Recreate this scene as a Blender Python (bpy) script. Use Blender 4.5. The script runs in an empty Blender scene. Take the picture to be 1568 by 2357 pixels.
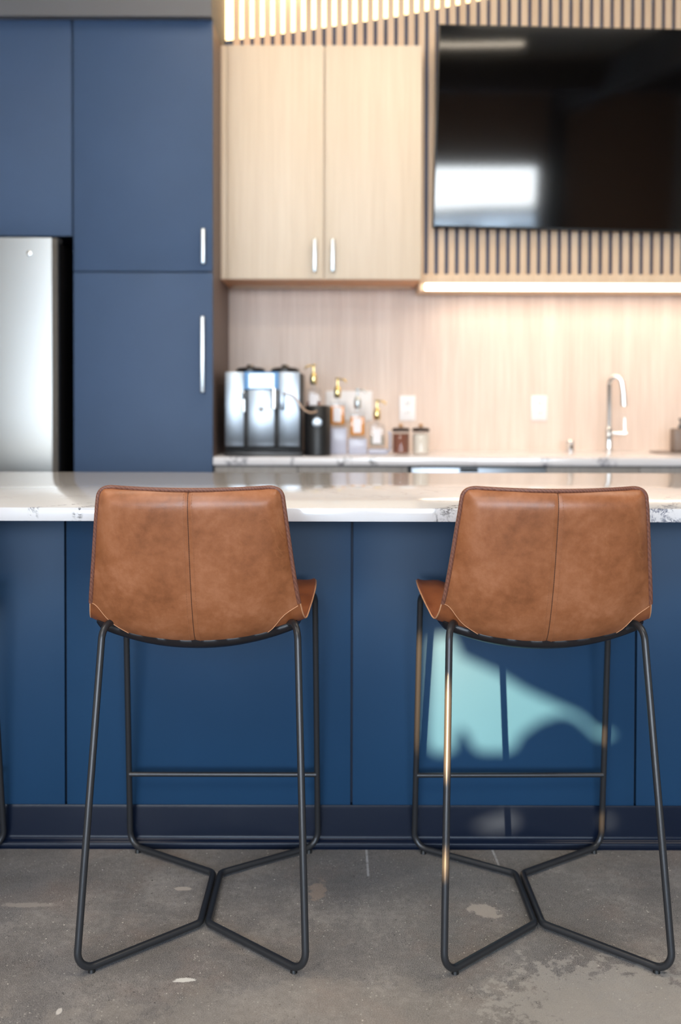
import bpy, bmesh, math, random
from mathutils import Vector, Matrix, Euler

S = bpy.context.scene
COL = S.collection
R = math.radians
random.seed(7)

# ------------------------------------------------------------------ camera
F = 2294.0                      # focal length in pixels of the 1568 x 2357 frame
HZ = 910.0                      # row of the horizon
CH = 1.176                      # camera height
PITCH, ROLL = R(1.0), R(0.13)
cam_d = bpy.data.cameras.new('camera')
cam = bpy.data.objects.new('camera', cam_d)
COL.objects.link(cam)
S.camera = cam
cam_d.sensor_fit = 'VERTICAL'
cam_d.sensor_height = 36.0
cam_d.sensor_width = 24.0
cam_d.lens = F / 2357 * 36
PPROW = HZ + F * math.tan(PITCH)
cam_d.shift_y = (PPROW - 1178.5) / 2357
cam.location = (0, 0, CH)
CAMROT = Euler((R(90) - PITCH, 0, 0)).to_matrix() @ Matrix.Rotation(ROLL, 3, 'Z')
cam.rotation_euler = CAMROT.to_euler()
cam_d.dof.use_dof = True
cam_d.dof.focus_distance = 2.13
cam_d.dof.aperture_fstop = 2.1
cam_d.clip_start = 0.05

def at(px, py, Y):
    """world point at depth Y seen at a pixel of the photograph"""
    d = CAMROT @ Vector(((px - 784) / F, -(py - PPROW) / F, -1))
    t = Y / d.y
    return Vector((d.x * t, Y, CH + d.z * t))
def X(px, Y, py=910): return at(px, py, Y).x
def Z(py, Y, px=784): return at(px, py, Y).z

# ------------------------------------------------------------------ view, world and lights
S.view_settings.view_transform = 'Standard'
S.view_settings.look = 'None'
S.view_settings.gamma = 1
S.view_settings.use_curve_mapping = False
S.view_settings.exposure = 0.37
S.cycles.use_denoising = True
S.cycles.max_bounces = 8
S.cycles.diffuse_bounces = 4
S.cycles.glossy_bounces = 4
S.cycles.transmission_bounces = 8
S.cycles.transparent_max_bounces = 12
S.cycles.caustics_reflective = False
S.cycles.caustics_refractive = False
S.cycles.sample_clamp_indirect = 6

W = bpy.data.worlds.new('sky'); S.world = W; W.use_nodes = True
nt = W.node_tree
bg = nt.nodes['Background']
tc = nt.nodes.new('ShaderNodeTexCoord'); sp = nt.nodes.new('ShaderNodeSeparateXYZ')
nt.links.new(tc.outputs['Generated'], sp.inputs[0])
cr = nt.nodes.new('ShaderNodeValToRGB')
cr.color_ramp.elements[0].position = 0.0; cr.color_ramp.elements[0].color = (0.95, 0.97, 1.0, 1)
cr.color_ramp.elements[1].position = 0.5; cr.color_ramp.elements[1].color = (0.42, 0.66, 1.0, 1)
nt.links.new(sp.outputs['Z'], cr.inputs[0]); nt.links.new(cr.outputs[0], bg.inputs['Color'])
bg.inputs['Strength'].default_value = 16.0

def area(name, loc, rot, sx, sy, power, color, spread=180, portal=False):
    l = bpy.data.lights.new(name, 'AREA'); l.shape = 'RECTANGLE'; l.size = sx; l.size_y = sy
    l.energy = power; l.color = color; l.spread = R(spread)
    if portal: l.cycles.is_portal = True
    o = bpy.data.objects.new(name, l); COL.objects.link(o); o.location = loc; o.rotation_euler = rot
    return o
REAR = -4.5
WIN = [(-3.3, -0.25, 0.25, 1.85), (-1.85, 0.35, 1.95, 3.3), (0.42, 2.77, 0.9, 2.62)]     # openings in the rear wall
for (x0, x1, z0, z1) in WIN:
    area('window_portal', ((x0 + x1) / 2, REAR - 0.12, (z0 + z1) / 2), (R(90), 0, 0), x1 - x0, z1 - z0, 1, (1, 1, 1), portal=True)
l = bpy.data.lights.new('sun_patch_spot', 'SPOT'); l.energy = 175000; l.color = (1.0, .61, .27); l.spot_size = R(3.4); l.spot_blend = .1; l.shadow_soft_size = .026  # spotlight in place of the sun, added to throw the patch on the island
o = bpy.data.objects.new('sun_patch_spot', l); COL.objects.link(o); o.location = (-5.38, -12.0, 4.05)
o.rotation_euler = (Vector((.46, 2.58, .40)) - Vector(o.location)).to_track_quat('-Z', 'Y').to_euler()
# ceiling panels of the room in front of the island
area('ceiling_panel_light', (-1.2, 1.35, 3.56), (0, 0, 0), 1.6, .8, 30, (1.0, 0.90, 0.76))
area('ceiling_panel_light', (1.8, 1.35, 3.56), (0, 0, 0), 1.6, .8, 30, (1.0, 0.90, 0.76))
area('ceiling_panel_light', (-1.0, -1.2, 3.56), (0, 0, 0), 2.4, 1.6, 100, (1.0, 0.95, 0.90))
area('ceiling_panel_light', (0.5, 3.5, 3.56), (0, 0, 0), 2.6, 0.9, 34, (1.0, 0.84, 0.64))

# ------------------------------------------------------------------ materials
def srgb(r, g, b):
    f = lambda c: (c / 255 / 12.92) if c / 255 <= 0.04045 else ((c / 255 + 0.055) / 1.055) ** 2.4
    return (f(r), f(g), f(b), 1)
M = {}
def mat(name, col, rough=0.5, metal=0.0, **kw):
    m = bpy.data.materials.new(name); m.use_nodes = True
    b = m.node_tree.nodes['Principled BSDF']
    b.inputs['Base Color'].default_value = col
    b.inputs['Roughness'].default_value = rough
    b.inputs['Metallic'].default_value = metal
    for k, v in kw.items(): b.inputs[k.replace('_', ' ')].default_value = v
    M[name] = m
    return m
class N:
    """tiny node helper"""
    def __init__(s, m): s.t = m.node_tree; s.b = s.t.nodes['Principled BSDF']; s.tc = s.t.nodes.new('ShaderNodeTexCoord')
    def new(s, ty, **kw):
        n = s.t.nodes.new(ty)
        for k, v in kw.items(): setattr(n, k, v)
        return n
    def link(s, a, b): s.t.links.new(a, b)
    def map(s, scale=(1, 1, 1), src='Object', loc=(0, 0, 0), rot=(0, 0, 0)):
        n = s.new('ShaderNodeMapping'); n.inputs['Scale'].default_value = scale; n.inputs['Location'].default_value = loc
        n.inputs['Rotation'].default_value = rot
        s.link(s.tc.outputs[src], n.inputs[0]); return n.outputs[0]
    def noise(s, vec, scale, detail=4, rough=0.55, dist=0.0):
        n = s.new('ShaderNodeTexNoise'); n.inputs['Scale'].default_value = scale; n.inputs['Detail'].default_value = detail
        n.inputs['Roughness'].default_value = rough; n.inputs['Distortion'].default_value = dist
        s.link(vec, n.inputs['Vector']); return n.outputs['Fac']
    def ramp(s, fac, stops, interp='LINEAR'):
        n = s.new('ShaderNodeValToRGB'); r = n.color_ramp; r.interpolation = interp
        while len(r.elements) < len(stops): r.elements.new(0.5)
        for e, (p, c) in zip(r.elements, stops):
            e.position = p; e.color = c if len(c) == 4 else (*c, 1)
        s.link(fac, n.inputs[0]); return n.outputs[0]
    def g(s, fac, a, b):      # 0..1 ramp
        return s.ramp(fac, [(a, (0, 0, 0, 1)), (b, (1, 1, 1, 1))])
    def math(s, op, a, b=None, clamp=False):
        n = s.new('ShaderNodeMath', operation=op); n.use_clamp = clamp
        for i, v in enumerate((a, b)):
            if v is None: continue
            if isinstance(v, (int, float)): n.inputs[i].default_value = v
            else: s.link(v, n.inputs[i])
        return n.outputs[0]
    def mix(s, fac, a, b, blend='MIX'):
        n = s.new('ShaderNodeMixRGB'); n.blend_type = blend
        for i, v in enumerate((fac, a, b)):
            if isinstance(v, (int, float)): n.inputs[i].default_value = v
            elif isinstance(v, tuple): n.inputs[i].default_value = v
            else: s.link(v, n.inputs[i])
        return n.outputs[0]
    def col(s, o): s.link(o, s.b.inputs['Base Color'])
    def rough(s, o): s.link(o, s.b.inputs['Roughness'])
    def bump(s, h, strength=0.2, dist=0.002):
        n = s.new('ShaderNodeBump'); n.inputs['Strength'].default_value = strength; n.inputs['Distance'].default_value = dist
        s.link(h, n.inputs['Height']); s.link(n.outputs[0], s.b.inputs['Normal'])

def wood(name, dark, light, rough=0.5, scale=1.0):
    m = mat(name, light, rough); n = N(m)
    v = n.map((38 * scale, 38 * scale, 0.9 * scale)); f1 = n.noise(v, 3, 5, 0.6, 0.2)
    v2 = n.map((7 * scale, 7 * scale, 0.25)); f2 = n.noise(v2, 2.2, 3)
    f = n.math('ADD', n.math('MULTIPLY', f1, 0.6), n.math('MULTIPLY', f2, 0.4))
    n.col(n.ramp(f, [(0.36, dark), (0.64, light)])); n.bump(f1, 0.06, 0.0008)
    return m
wood('oak_wall', srgb(207, 187, 174), srgb(228, 211, 199), 0.5)
wood('oak_door', srgb(219, 200, 177), srgb(230, 213, 191), 0.45)
wood('oak_slat', srgb(212, 182, 150), srgb(230, 204, 176), 0.5)
wood('oak_warm_lit', srgb(206, 150, 108), srgb(222, 168, 124), 0.5)  # orange tint stands in for warm light bounced onto the cabinet underside
wood('greige_wood', srgb(140, 133, 128), srgb(160, 153, 147), 0.5)

def blue(name, c, rough):
    m = mat(name, c, rough); n = N(m)
    f = n.noise(n.map((1, 1, 1)), 900, 2, 0.5)
    f2 = n.noise(n.map((1, 1, 1)), 3.0, 3)
    c2 = tuple(x * 1.22 for x in c[:3]) + (1,); c1 = tuple(x * 0.82 for x in c[:3]) + (1,)
    n.col(n.mix(n.math('ADD', n.math('MULTIPLY', f, 0.5), n.math('MULTIPLY', f2, 0.5)), c1, c2))
    n.bump(f, 0.05, 0.0004); n.b.inputs['Specular IOR Level'].default_value = 0.16
blue('blue_laminate', srgb(28, 58, 87), 0.42)
blue('blue_tall_laminate', srgb(68, 87, 116), 0.5)
mat('blue_core', srgb(26, 40, 62), 0.6)
mat('cove_rubber', srgb(14, 22, 38), 0.25, 0.0, Specular_IOR_Level=0.15)
mat('navy_board', srgb(52, 68, 102), 0.5)
mat('dark_gap', srgb(10, 11, 13), 0.7)
mat('taupe_side', srgb(104, 88, 84), 0.55)
mat('soffit_paint', srgb(106, 106, 108), 0.8)
mat('white_paint', srgb(205, 203, 198), 0.8)
mat('dark_paint', srgb(58, 50, 44), 0.8)
mat('brown_wall', srgb(185, 146, 116), 0.8)
mat('ceiling_paint', srgb(140, 124, 104), 0.85)
mat('steel', srgb(160, 168, 177), 0.34, 1.0)
mat('fridge_steel', srgb(158, 157, 154), 0.34, 1.0)
mat('chrome', srgb(225, 225, 225), 0.08, 1.0)
mat('handle_steel', srgb(205, 210, 212), 0.34, 1.0)
mat('gold', srgb(228, 202, 142), 0.15, 1.0)
mat('black_plastic', srgb(16, 16, 18), 0.3)
mat('black_matt', srgb(18, 19, 22), 0.42)
mat('grey_plastic', srgb(70, 72, 76), 0.4)
mat('white_plastic', srgb(236, 236, 238), 0.35)
mat('label_paper', srgb(235, 232, 236), 0.6)
mat('screen_glass', srgb(5, 5, 6), 0.06, 0.0, IOR=1.75)
mat('tan_hose', srgb(196, 168, 146), 0.4)
mat('coffee_grounds', srgb(134, 80, 60), 0.7)
mat('sugar', srgb(238, 228, 214), 0.8)
mat('dark_lid', srgb(58, 42, 36), 0.4)
mat('tan_knob', srgb(205, 160, 120), 0.5)
mat('soap_taupe', srgb(124, 108, 98), 0.4)
mat('frame_black', srgb(50, 51, 54), 0.32, 0.45)
mat('rubber_black', srgb(14, 14, 15), 0.5)
mat('underside_black', srgb(20, 19, 24), 0.4)
mat('raw_edge', srgb(188, 138, 102), 0.8)
mat('stitch', srgb(138, 90, 60), 0.7)
mat('stitch_dark', srgb(70, 40, 24), 0.7)
mat('amber_liquid', srgb(240, 150, 20), 0.15)
mat('red_liquid', srgb(118, 52, 40), 0.15)
mat('pale_liquid', srgb(170, 160, 146), 0.15)
mat('facade', srgb(246, 243, 240), 0.8)
mat('asphalt', srgb(196, 194, 190), 0.9)
mat('gobo_grey', srgb(120, 116, 110), 0.9)

def emis(name, col, st):
    m = mat(name, (0, 0, 0, 1), 0.5)
    b = m.node_tree.nodes['Principled BSDF']
    b.inputs['Emission Color'].default_value = (*col, 1); b.inputs['Emission Strength'].default_value = st
emis('led_white', (1.0, 0.86, 0.70), 6.5)
emis('backlight_warm', (1.0, 0.70, 0.33), 4.2)
emis('pendant_glow', (1.0, 0.86, 0.68), 9.0)
emis('display_glow', (0.75, 0.90, 1.0), 1.6)
emis('display_blue', (0.16, 0.38, 0.72), 0.75)

def glass(name, col, alpha=0.25):
    m = bpy.data.materials.new(name); m.use_nodes = True; t = m.node_tree; t.nodes.clear()
    o = t.nodes.new('ShaderNodeOutputMaterial'); mx = t.nodes.new('ShaderNodeMixShader')
    tr = t.nodes.new('ShaderNodeBsdfTransparent'); gl = t.nodes.new('ShaderNodeBsdfGlossy')
    tr.inputs[0].default_value = col; gl.inputs['Roughness'].default_value = 0.03
    fr = t.nodes.new('ShaderNodeLayerWeight'); fr.inputs[0].default_value = .12 if alpha else .02
    ml = t.nodes.new('ShaderNodeMath'); ml.operation = 'ADD'; ml.inputs[1].default_value = alpha * 0.1; ml.use_clamp = True
    t.links.new(fr.outputs[1], ml.inputs[0]); ml.operation = 'MULTIPLY_ADD'; ml.inputs[1].default_value = .6; ml.inputs[2].default_value = .03; t.links.new(ml.outputs[0], mx.inputs[0])
    t.links.new(tr.outputs[0], mx.inputs[1]); t.links.new(gl.outputs[0], mx.inputs[2]); t.links.new(mx.outputs[0], o.inputs[0])
    M[name] = m
glass('clear_glass', (0.93, 0.94, 0.95, 1)); glass('window_glass', (0.97, 0.985, 0.98, 1), 0.0)
m = mat('acrylic', srgb(205, 208, 228), 0.25); m.node_tree.nodes['Principled BSDF'].inputs['Transmission Weight'].default_value = 0.25

# leather
def leather(name, c_dark, c_mid, c_light, rough=0.4):
    m = mat(name, c_mid, rough); n = N(m)
    v = n.map()
    f1 = n.noise(v, 9, 6, 0.6, 0.3); f2 = n.noise(v, 60, 5, 0.65)
    f = n.math('ADD', n.math('MULTIPLY', f1, 0.68), n.math('MULTIPLY', f2, 0.32))
    base = n.ramp(f, [(0.34, c_dark), (0.5, c_mid), (0.66, c_light)])
    # pale scuffs and creases
    s = n.noise(n.map((1, 1, .6), loc=(3.1, 0.4, 1.7)), 11, 8, 0.6, 0.7)
    sc = n.math('ABSOLUTE', n.math('SUBTRACT', s, 0.5))
    sc = n.ramp(sc, [(0.0, (1, 1, 1, 1)), (0.012, (0, 0, 0, 1))])
    msk = n.g(n.noise(n.map(loc=(7, 2, 5)), 6, 2), 0.5, 0.68)
    base = n.mix(n.math('MULTIPLY', n.math('MULTIPLY', sc, msk), 0.10), base, srgb(212, 152, 104))
    n.col(base)
    n.rough(n.math('ADD', n.math('MULTIPLY', f2, 0.22), rough - 0.10))
    vo = n.new('ShaderNodeTexVoronoi'); vo.inputs['Scale'].default_value = 520; n.link(v, vo.inputs['Vector'])
    n.bump(n.math('ADD', n.math('MULTIPLY', vo.outputs['Distance'], 0.35), f2), 0.10, 0.0012)
leather('leather_back', srgb(114, 66, 36), srgb(138, 84, 51), srgb(156, 101, 69), 0.38)
leather('leather_seat', srgb(112, 62, 34), srgb(134, 76, 42), srgb(150, 90, 54), 0.42)
# edge binding with diagonal whip-stitch creases
m = mat('binding_leather', srgb(112, 68, 50), 0.55); n = N(m)
wv = n.new('ShaderNodeTexWave'); wv.wave_type = 'BANDS'; wv.bands_direction = 'DIAGONAL'
wv.inputs['Scale'].default_value = 80; wv.inputs['Distortion'].default_value = 3.5; wv.inputs['Detail'].default_value = 2; wv.inputs['Detail Scale'].default_value = 3
n.link(n.map(), wv.inputs['Vector'])
n.col(n.ramp(wv.outputs['Fac'], [(0.0, srgb(92, 54, 42)), (0.35, srgb(108, 67, 52)), (1.0, srgb(116, 74, 58))]))
n.bump(wv.outputs['Fac'], 0.35, 0.0008)

# quartz
def quartz(name, base, centres, rough=0.12, faint=0.35, thick=1.0, y0=0.0):
    m = mat(name, base, rough, IOR=1.7); n = N(m)
    v = n.map((1, 1, 1))
    w = n.noise(v, 3.2, 6, 0.6, 0.6)
    line = n.ramp(n.math('ABSOLUTE', n.math('SUBTRACT', w, 0.5)), [(0.0, (1, 1, 1, 1)), (0.006, (0.4, 0.4, 0.4, 1)), (0.016, (0, 0, 0, 1))])
    keep = n.g(n.noise(n.map(loc=(4, 4, 4)), 1.6, 2), 0.44, 0.62)
    amt = n.math('MULTIPLY', n.math('MULTIPLY', line, keep), faint)
    col = n.mix(amt, base, srgb(120, 112, 108))
    sx = n.new('ShaderNodeSeparateXYZ'); n.link(n.tc.outputs['Object'], sx.inputs[0])
    wob = n.noise(n.map((1, 1, 1), loc=(1.3, 0, 0)), 16, 5, 0.65, 0.4)
    for (cx, hw, dens, c) in centres:     # dark veins that come out on the front edge
        dy = n.math('SUBTRACT', sx.outputs['Y'], y0)      # the veins wander off at a slant and die out
        drift = n.math('MULTIPLY', dy, n.math('ADD', n.math('MULTIPLY', n.noise(n.map((1, 1, 1), loc=(cx, 0, 0)), 2.5, 3), 2.4), -0.4))
        d = n.math('ABSOLUTE', n.math('SUBTRACT', n.math('SUBTRACT', sx.outputs['X'], drift), cx))
        d = n.math('ADD', d, n.math('MULTIPLY', dy, hw * 1.6))
        k = n.ramp(n.math('DIVIDE', d, hw), [(0.55, (1, 1, 1, 1)), (1.0, (0, 0, 0, 1))])
        a = n.noise(n.map((1, 1, 1), loc=(cx * 3, 1, cx)), 22 * dens, 7, 0.66, 1.4)
        l = n.ramp(n.math('ABSOLUTE', n.math('SUBTRACT', a, 0.5)), [(0.0, (1, 1, 1, 1)), (0.018 * thick, (0.75, 0.75, 0.75, 1)), (0.045 * thick, (0, 0, 0, 1))])
        br = n.g(n.noise(n.map((1, 1, 1), loc=(9, cx, 2)), 40, 3), 0.40, 0.56)
        col = n.mix(n.math('MULTIPLY', n.math('MULTIPLY', l, k), n.math('MULTIPLY', br, 0.9)), col, c)
    n.col(col)
YE = 2.346
quartz('quartz_island', srgb(206, 206, 209), [
    (X(76, YE), 0.014, 1.0, srgb(60, 60, 70)), (X(176, YE), 0.016, 1.6, srgb(40, 42, 50)),
    (X(1030, YE), 0.035, 1.2, srgb(22, 24, 30)), (X(1530, YE), 0.055, 1.0, srgb(58, 68, 96)), (X(1660, YE), 0.06, 1.0, srgb(58, 68, 96))], 0.10, y0=YE)
YB = 4.43
quartz('quartz_back', srgb(228, 226, 230), [
    (X(545, YB), 0.06, 1.0, srgb(96, 98, 112)), (X(672, YB), 0.015, .8, srgb(90, 92, 104)), (X(793, YB), 0.04, 1.0, srgb(40, 42, 56)),
    (X(860, YB), 0.025, 1.0, srgb(26, 28, 38)), (X(1258, YB), 0.03, 1.0, srgb(96, 98, 116)), (X(1395, YB), 0.06, 1.0, srgb(130, 130, 144))], 0.15, 0.6, 2.2, YB)

# concrete floor
def floor_mat():
    m = mat('concrete', srgb(112, 104, 98), 0.5); n = N(m)
    v = n.map()
    big = n.noise(v, 1.7, 5, 0.6, 0.4); mid = n.noise(v, 7, 6, 0.65, 0.5); fine = n.noise(v, 55, 5, 0.7)
    grit = n.noise(v, 620, 3, 0.75)
    f = n.math('ADD', n.math('MULTIPLY', big, 0.35), n.math('ADD', n.math('MULTIPLY', mid, 0.33), n.math('MULTIPLY', fine, 0.32)))
    col = n.ramp(f, [(0.36, srgb(72, 68, 66)), (0.5, srgb(106, 101, 98)), (0.62, srgb(148, 141, 135))])
    red = n.g(n.noise(n.map(loc=(5, 1, 0)), 5, 5, 0.6), 0.52, 0.7)
    col = n.mix(n.math('MULTIPLY', red, 0.35), col, srgb(138, 112, 98))
    blu = n.g(n.noise(n.map(loc=(2, 8, 0)), 3, 4, 0.6), 0.5, 0.68)
    col = n.mix(n.math('MULTIPLY', blu, 0.30), col, srgb(104, 106, 112))
    col = n.mix(n.math('MULTIPLY', n.g(grit, 0.50, 0.59), 0.78), col, srgb(184, 177, 169))
    col = n.mix(n.math('MULTIPLY', n.g(n.noise(n.map(loc=(1, 1, 0)), 560, 3, 0.75), 0.53, 0.62), 0.8), col, srgb(56, 52, 50))
    # pale aggregate specks and black pits
    for sc, th, c, amt, off in ((90, 0.16, srgb(206, 198, 186), 0.8, 0), (40, 0.085, srgb(220, 212, 200), 0.9, 3), (60, 0.12, srgb(40, 37, 36), 0.85, 6), (130, 0.19, srgb(46, 43, 41), 0.75, 9)):
        vo = n.new('ShaderNodeTexVoronoi'); vo.inputs['Scale'].default_value = sc
        n.link(n.map(loc=(off, off, 0)), vo.inputs['Vector'])
        spk = n.ramp(vo.outputs['Distance'], [(th * 0.7, (1, 1, 1, 1)), (th, (0, 0, 0, 1))])
        keep = n.g(n.noise(n.map(loc=(off + 2, 3, 0)), 12, 2), 0.46, 0.6)
        col = n.mix(n.math('MULTIPLY', n.math('MULTIPLY', spk, keep), amt), col, c)
    sx = n.new('ShaderNodeSeparateXYZ'); n.link(n.tc.outputs['Object'], sx.inputs[0])
    def fl(px, py):
        Y = F * CH / (py - HZ); return ((px - 784) * Y / F, Y)
    def blob(px, py, rx, ry, rot, c, amt, edge=0.45, nscale=40):
        nonlocal col
        cx, cy = fl(px, py); ca, sa = math.cos(rot), math.sin(rot)
        dx = n.math('SUBTRACT', sx.outputs['X'], cx); dy = n.math('SUBTRACT', sx.outputs['Y'], cy)
        u = n.math('ADD', n.math('MULTIPLY', dx, ca / rx), n.math('MULTIPLY', dy, sa / rx))
        w = n.math('ADD', n.math('MULTIPLY', dx, -sa / ry), n.math('MULTIPLY', dy, ca / ry))
        d = n.math('SQRT', n.math('ADD', n.math('MULTIPLY', u, u), n.math('MULTIPLY', w, w)))
        d = n.math('ADD', d, n.math('MULTIPLY', n.math('SUBTRACT', n.noise(v, nscale, 4, 0.7), 0.5), edge * 4))
        k = n.ramp(d, [(0.8, (1, 1, 1, 1)), (1.0, (0, 0, 0, 1))])
        col = n.mix(n.math('MULTIPLY', k, amt), col, c)
    blob(425, 2270, 0.024, 0.008, 0.1, srgb(212, 208, 200), 1.0, 0.4, 70)
    blob(132, 2345, 0.006, 0.012, 0, srgb(206, 200, 192), 1.0, 0.3)
    blob(1122, 2107, 0.028, 0.045, 0.9, srgb(176, 164, 152), 0.75, 0.5)
    blob(735, 2060, 0.022, 0.05, 0, srgb(172, 150, 132), 0.5, 0.6)
    blob(420, 2056, 0.022, 0.01, 0, srgb(182, 170, 158), 0.8, 0.4)
    blob(1450, 2330, 0.26, 0.16, 0, srgb(176, 169, 160), 0.5, 0.8, 30)
    blob(850, 2340, 0.55, 0.10, 0, srgb(158, 149, 138), 0.25, 0.8, 10)
    blob(60, 2095, 0.07, 0.012, 0, srgb(166, 156, 146), 0.6, 0.6)
    blob(1066, 1954, 0.005, 0.006, 0, srgb(214, 200, 170), 1.0, 0.1)
    for (ax, ay, bx_, by_) in ((846, 1957, 851, 2026), (1136, 1957, 1154, 2000)):
        p, q = fl(ax, ay), fl(bx_, by_)
        L = math.hypot(q[0] - p[0], q[1] - p[1]); an = math.atan2(q[1] - p[1], q[0] - p[0])
        cx, cy = (p[0] + q[0]) / 2, (p[1] + q[1]) / 2
        dx = n.math('SUBTRACT', sx.outputs['X'], cx); dy = n.math('SUBTRACT', sx.outputs['Y'], cy)
        u = n.math('ABSOLUTE', n.math('ADD', n.math('MULTIPLY', dx, math.cos(an)), n.math('MULTIPLY', dy, math.sin(an))))
        w = n.math('ABSOLUTE', n.math('ADD', n.math('MULTIPLY', dx, -math.sin(an)), n.math('MULTIPLY', dy, math.cos(an))))
        k = n.math('MULTIPLY', n.math('LESS_THAN', u, L / 2), n.math('LESS_THAN', w, 0.0028))
        col = n.mix(n.math('MULTIPLY', k, n.g(fine, 0.3, 0.55)), col, srgb(176, 174, 174))
    n.col(col)
    n.rough(n.ramp(mid, [(0.3, (0.40,) * 3), (0.7, (0.62,) * 3)]))
    n.bump(n.math('ADD', n.math('MULTIPLY', fine, 0.6), n.math('MULTIPLY', grit, 0.5)), 0.22, 0.002)
floor_mat()

# ------------------------------------------------------------------ mesh helpers
def tag(o, label=None, cat=None, group=None, kind=None):
    for k, v in (('label', label), ('category', cat), ('group', group), ('kind', kind)):
        if v: o[k] = v
    return o
def thing(name, loc, label, cat, group=None):
    o = bpy.data.objects.new(name, None); COL.objects.link(o); o.location = loc; o.empty_display_size = 0.05
    return tag(o, label, cat, group)
class MB:
    def __init__(s): s.bm = bmesh.new()
    def box(s, x0, x1, y0, y1, z0, z1, bev=0.0, seg=2):
        r = bmesh.ops.create_cube(s.bm, size=1)
        for v in r['verts']:
            v.co = Vector(((x0 + x1) / 2 + v.co.x * (x1 - x0), (y0 + y1) / 2 + v.co.y * (y1 - y0), (z0 + z1) / 2 + v.co.z * (z1 - z0)))
        if bev:
            es = list({e for v in r['verts'] for e in v.link_edges})
            bmesh.ops.bevel(s.bm, geom=es, offset=bev, segments=seg, affect='EDGES', profile=0.5)
        return s
    def tube(s, pts, r, n=12, cap=True, flat=1.0, closed=False, up=None):
        pts = [Vector(p) for p in pts]; rs = r if isinstance(r, (list, tuple)) else [r] * len(pts)
        K = len(pts); rings = []
        T = []
        for i in range(K):
            a = pts[(i - 1) % K] if (closed or i) else pts[i]; b = pts[(i + 1) % K] if (closed or i < K - 1) else pts[i]
            T.append((b - a).normalized())
        up = Vector(up) if up else (Vector((0, 0, 1)) if abs(T[0].z) < 0.9 else Vector((1, 0, 0)))
        nrm = (up - T[0] * up.dot(T[0])).normalized()
        for i in range(K):
            nrm = (nrm - T[i] * nrm.dot(T[i])).normalized(); bi = T[i].cross(nrm)
            rings.append([s.bm.verts.new(pts[i] + nrm * math.cos(2 * math.pi * j / n) * rs[i] * flat + bi * math.sin(2 * math.pi * j / n) * rs[i]) for j in range(n)])
        for i in range(K if closed else K - 1):
            A, B = rings[i], rings[(i + 1) % K]
            for j in range(n): s.bm.faces.new((A[j], A[(j + 1) % n], B[(j + 1) % n], B[j]))
        if cap and not closed: s.bm.faces.new(rings[0][::-1]); s.bm.faces.new(rings[-1])
        return s
    def lathe(s, cx, cy, prof, n=32, axis='z', cz=0):
        rings = []
        for (r, h) in prof:
            ring = []
            for j in range(n):
                a = 2 * math.pi * j / n; c, q = r * math.cos(a), r * math.sin(a)
                ring.append(s.bm.verts.new((cx + c, cy + q, cz + h) if axis == 'z' else ((cx + c, cy - h, cz + q) if axis == 'y' else (cx + h, cy + c, cz + q))))
            rings.append(ring)
        for A, B in zip(rings, rings[1:]):
            for j in range(n): s.bm.faces.new((A[j], A[(j + 1) % n], B[(j + 1) % n], B[j]))
        s.bm.faces.new(rings[0][::-1]); s.bm.faces.new(rings[-1])
        return s
    def prism(s, poly, y0, y1):     # polygon in xz extruded in y
        A = [s.bm.verts.new((x, y0, z)) for x, z in poly]; B = [s.bm.verts.new((x, y1, z)) for x, z in poly]
        s.bm.faces.new(A); s.bm.faces.new(B[::-1]); k = len(poly)
        for i in range(k): s.bm.faces.new((A[i], B[i], B[(i + 1) % k], A[(i + 1) % k]))
        return s
    def prism_x(s, poly, x0, x1):   # polygon in yz extruded in x
        A = [s.bm.verts.new((x0, y, z)) for y, z in poly]; B = [s.bm.verts.new((x1, y, z)) for y, z in poly]
        s.bm.faces.new(A); s.bm.faces.new(B[::-1]); k = len(poly)
        for i in range(k): s.bm.faces.new((A[i], B[i], B[(i + 1) % k], A[(i + 1) % k]))
        return s
    def grid(s, rows):
        V = [[s.bm.verts.new(p) for p in r] for r in rows]
        for a, b in zip(V, V[1:]):
            for j in range(len(a) - 1): s.bm.faces.new((a[j], a[j + 1], b[j + 1], b[j]))
        return V
    def build(s, name, mt, parent=None, smooth=None, kind=None):
        bmesh.ops.recalc_face_normals(s.bm, faces=s.bm.faces)
        me = bpy.data.meshes.new(name)
        org = Vector(parent.matrix_basis.translation) if parent else None
        par = parent
        off = Vector((0, 0, 0))
        while par is not None:
            off += Vector(par.location); par = par.parent
        for v in s.bm.verts: v.co -= off
        s.bm.to_mesh(me); s.bm.free()
        me.materials.append(M[mt])
        for p in me.polygons: p.use_smooth = True
        me.set_sharp_from_angle(angle=R(smooth if smooth else 38))
        o = bpy.data.objects.new(name, me); COL.objects.link(o)
        if parent: o.parent = parent
        if kind: o['kind'] = kind
        return o
def box(name, mt, x0, x1, y0, y1, z0, z1, parent=None, bev=0.0, kind=None):
    return MB().box(x0, x1, y0, y1, z0, z1, bev).build(name, mt, parent, kind=kind)
def fillet(pts, rad, n=8, closed=False):
    pts = [Vector(p) for p in pts]; out = []; K = len(pts)
    rs = rad if isinstance(rad, (list, tuple)) else [rad] * K
    for i, p in enumerate(pts):
        if not closed and i in (0, K - 1): out.append(p); continue
        a, b = pts[(i - 1) % K], pts[(i + 1) % K]
        u, w = (a - p).normalized(), (b - p).normalized(); ang = u.angle(w)
        if rs[i] <= 0 or ang > math.pi - 0.02: out.append(p); continue
        d = min(rs[i] / math.tan(ang / 2), (a - p).length * 0.48, (b - p).length * 0.48); r = d * math.tan(ang / 2)
        c = p + (u + w).normalized() * (r / math.sin(ang / 2)); s0 = p + u * d - c; s1 = p + w * d - c
        th = s0.angle(s1); ax = s0.cross(s1).normalized()
        for k in range(n + 1): out.append(c + Matrix.Rotation(th * k / n, 3, ax) @ s0)
    return out
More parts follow.
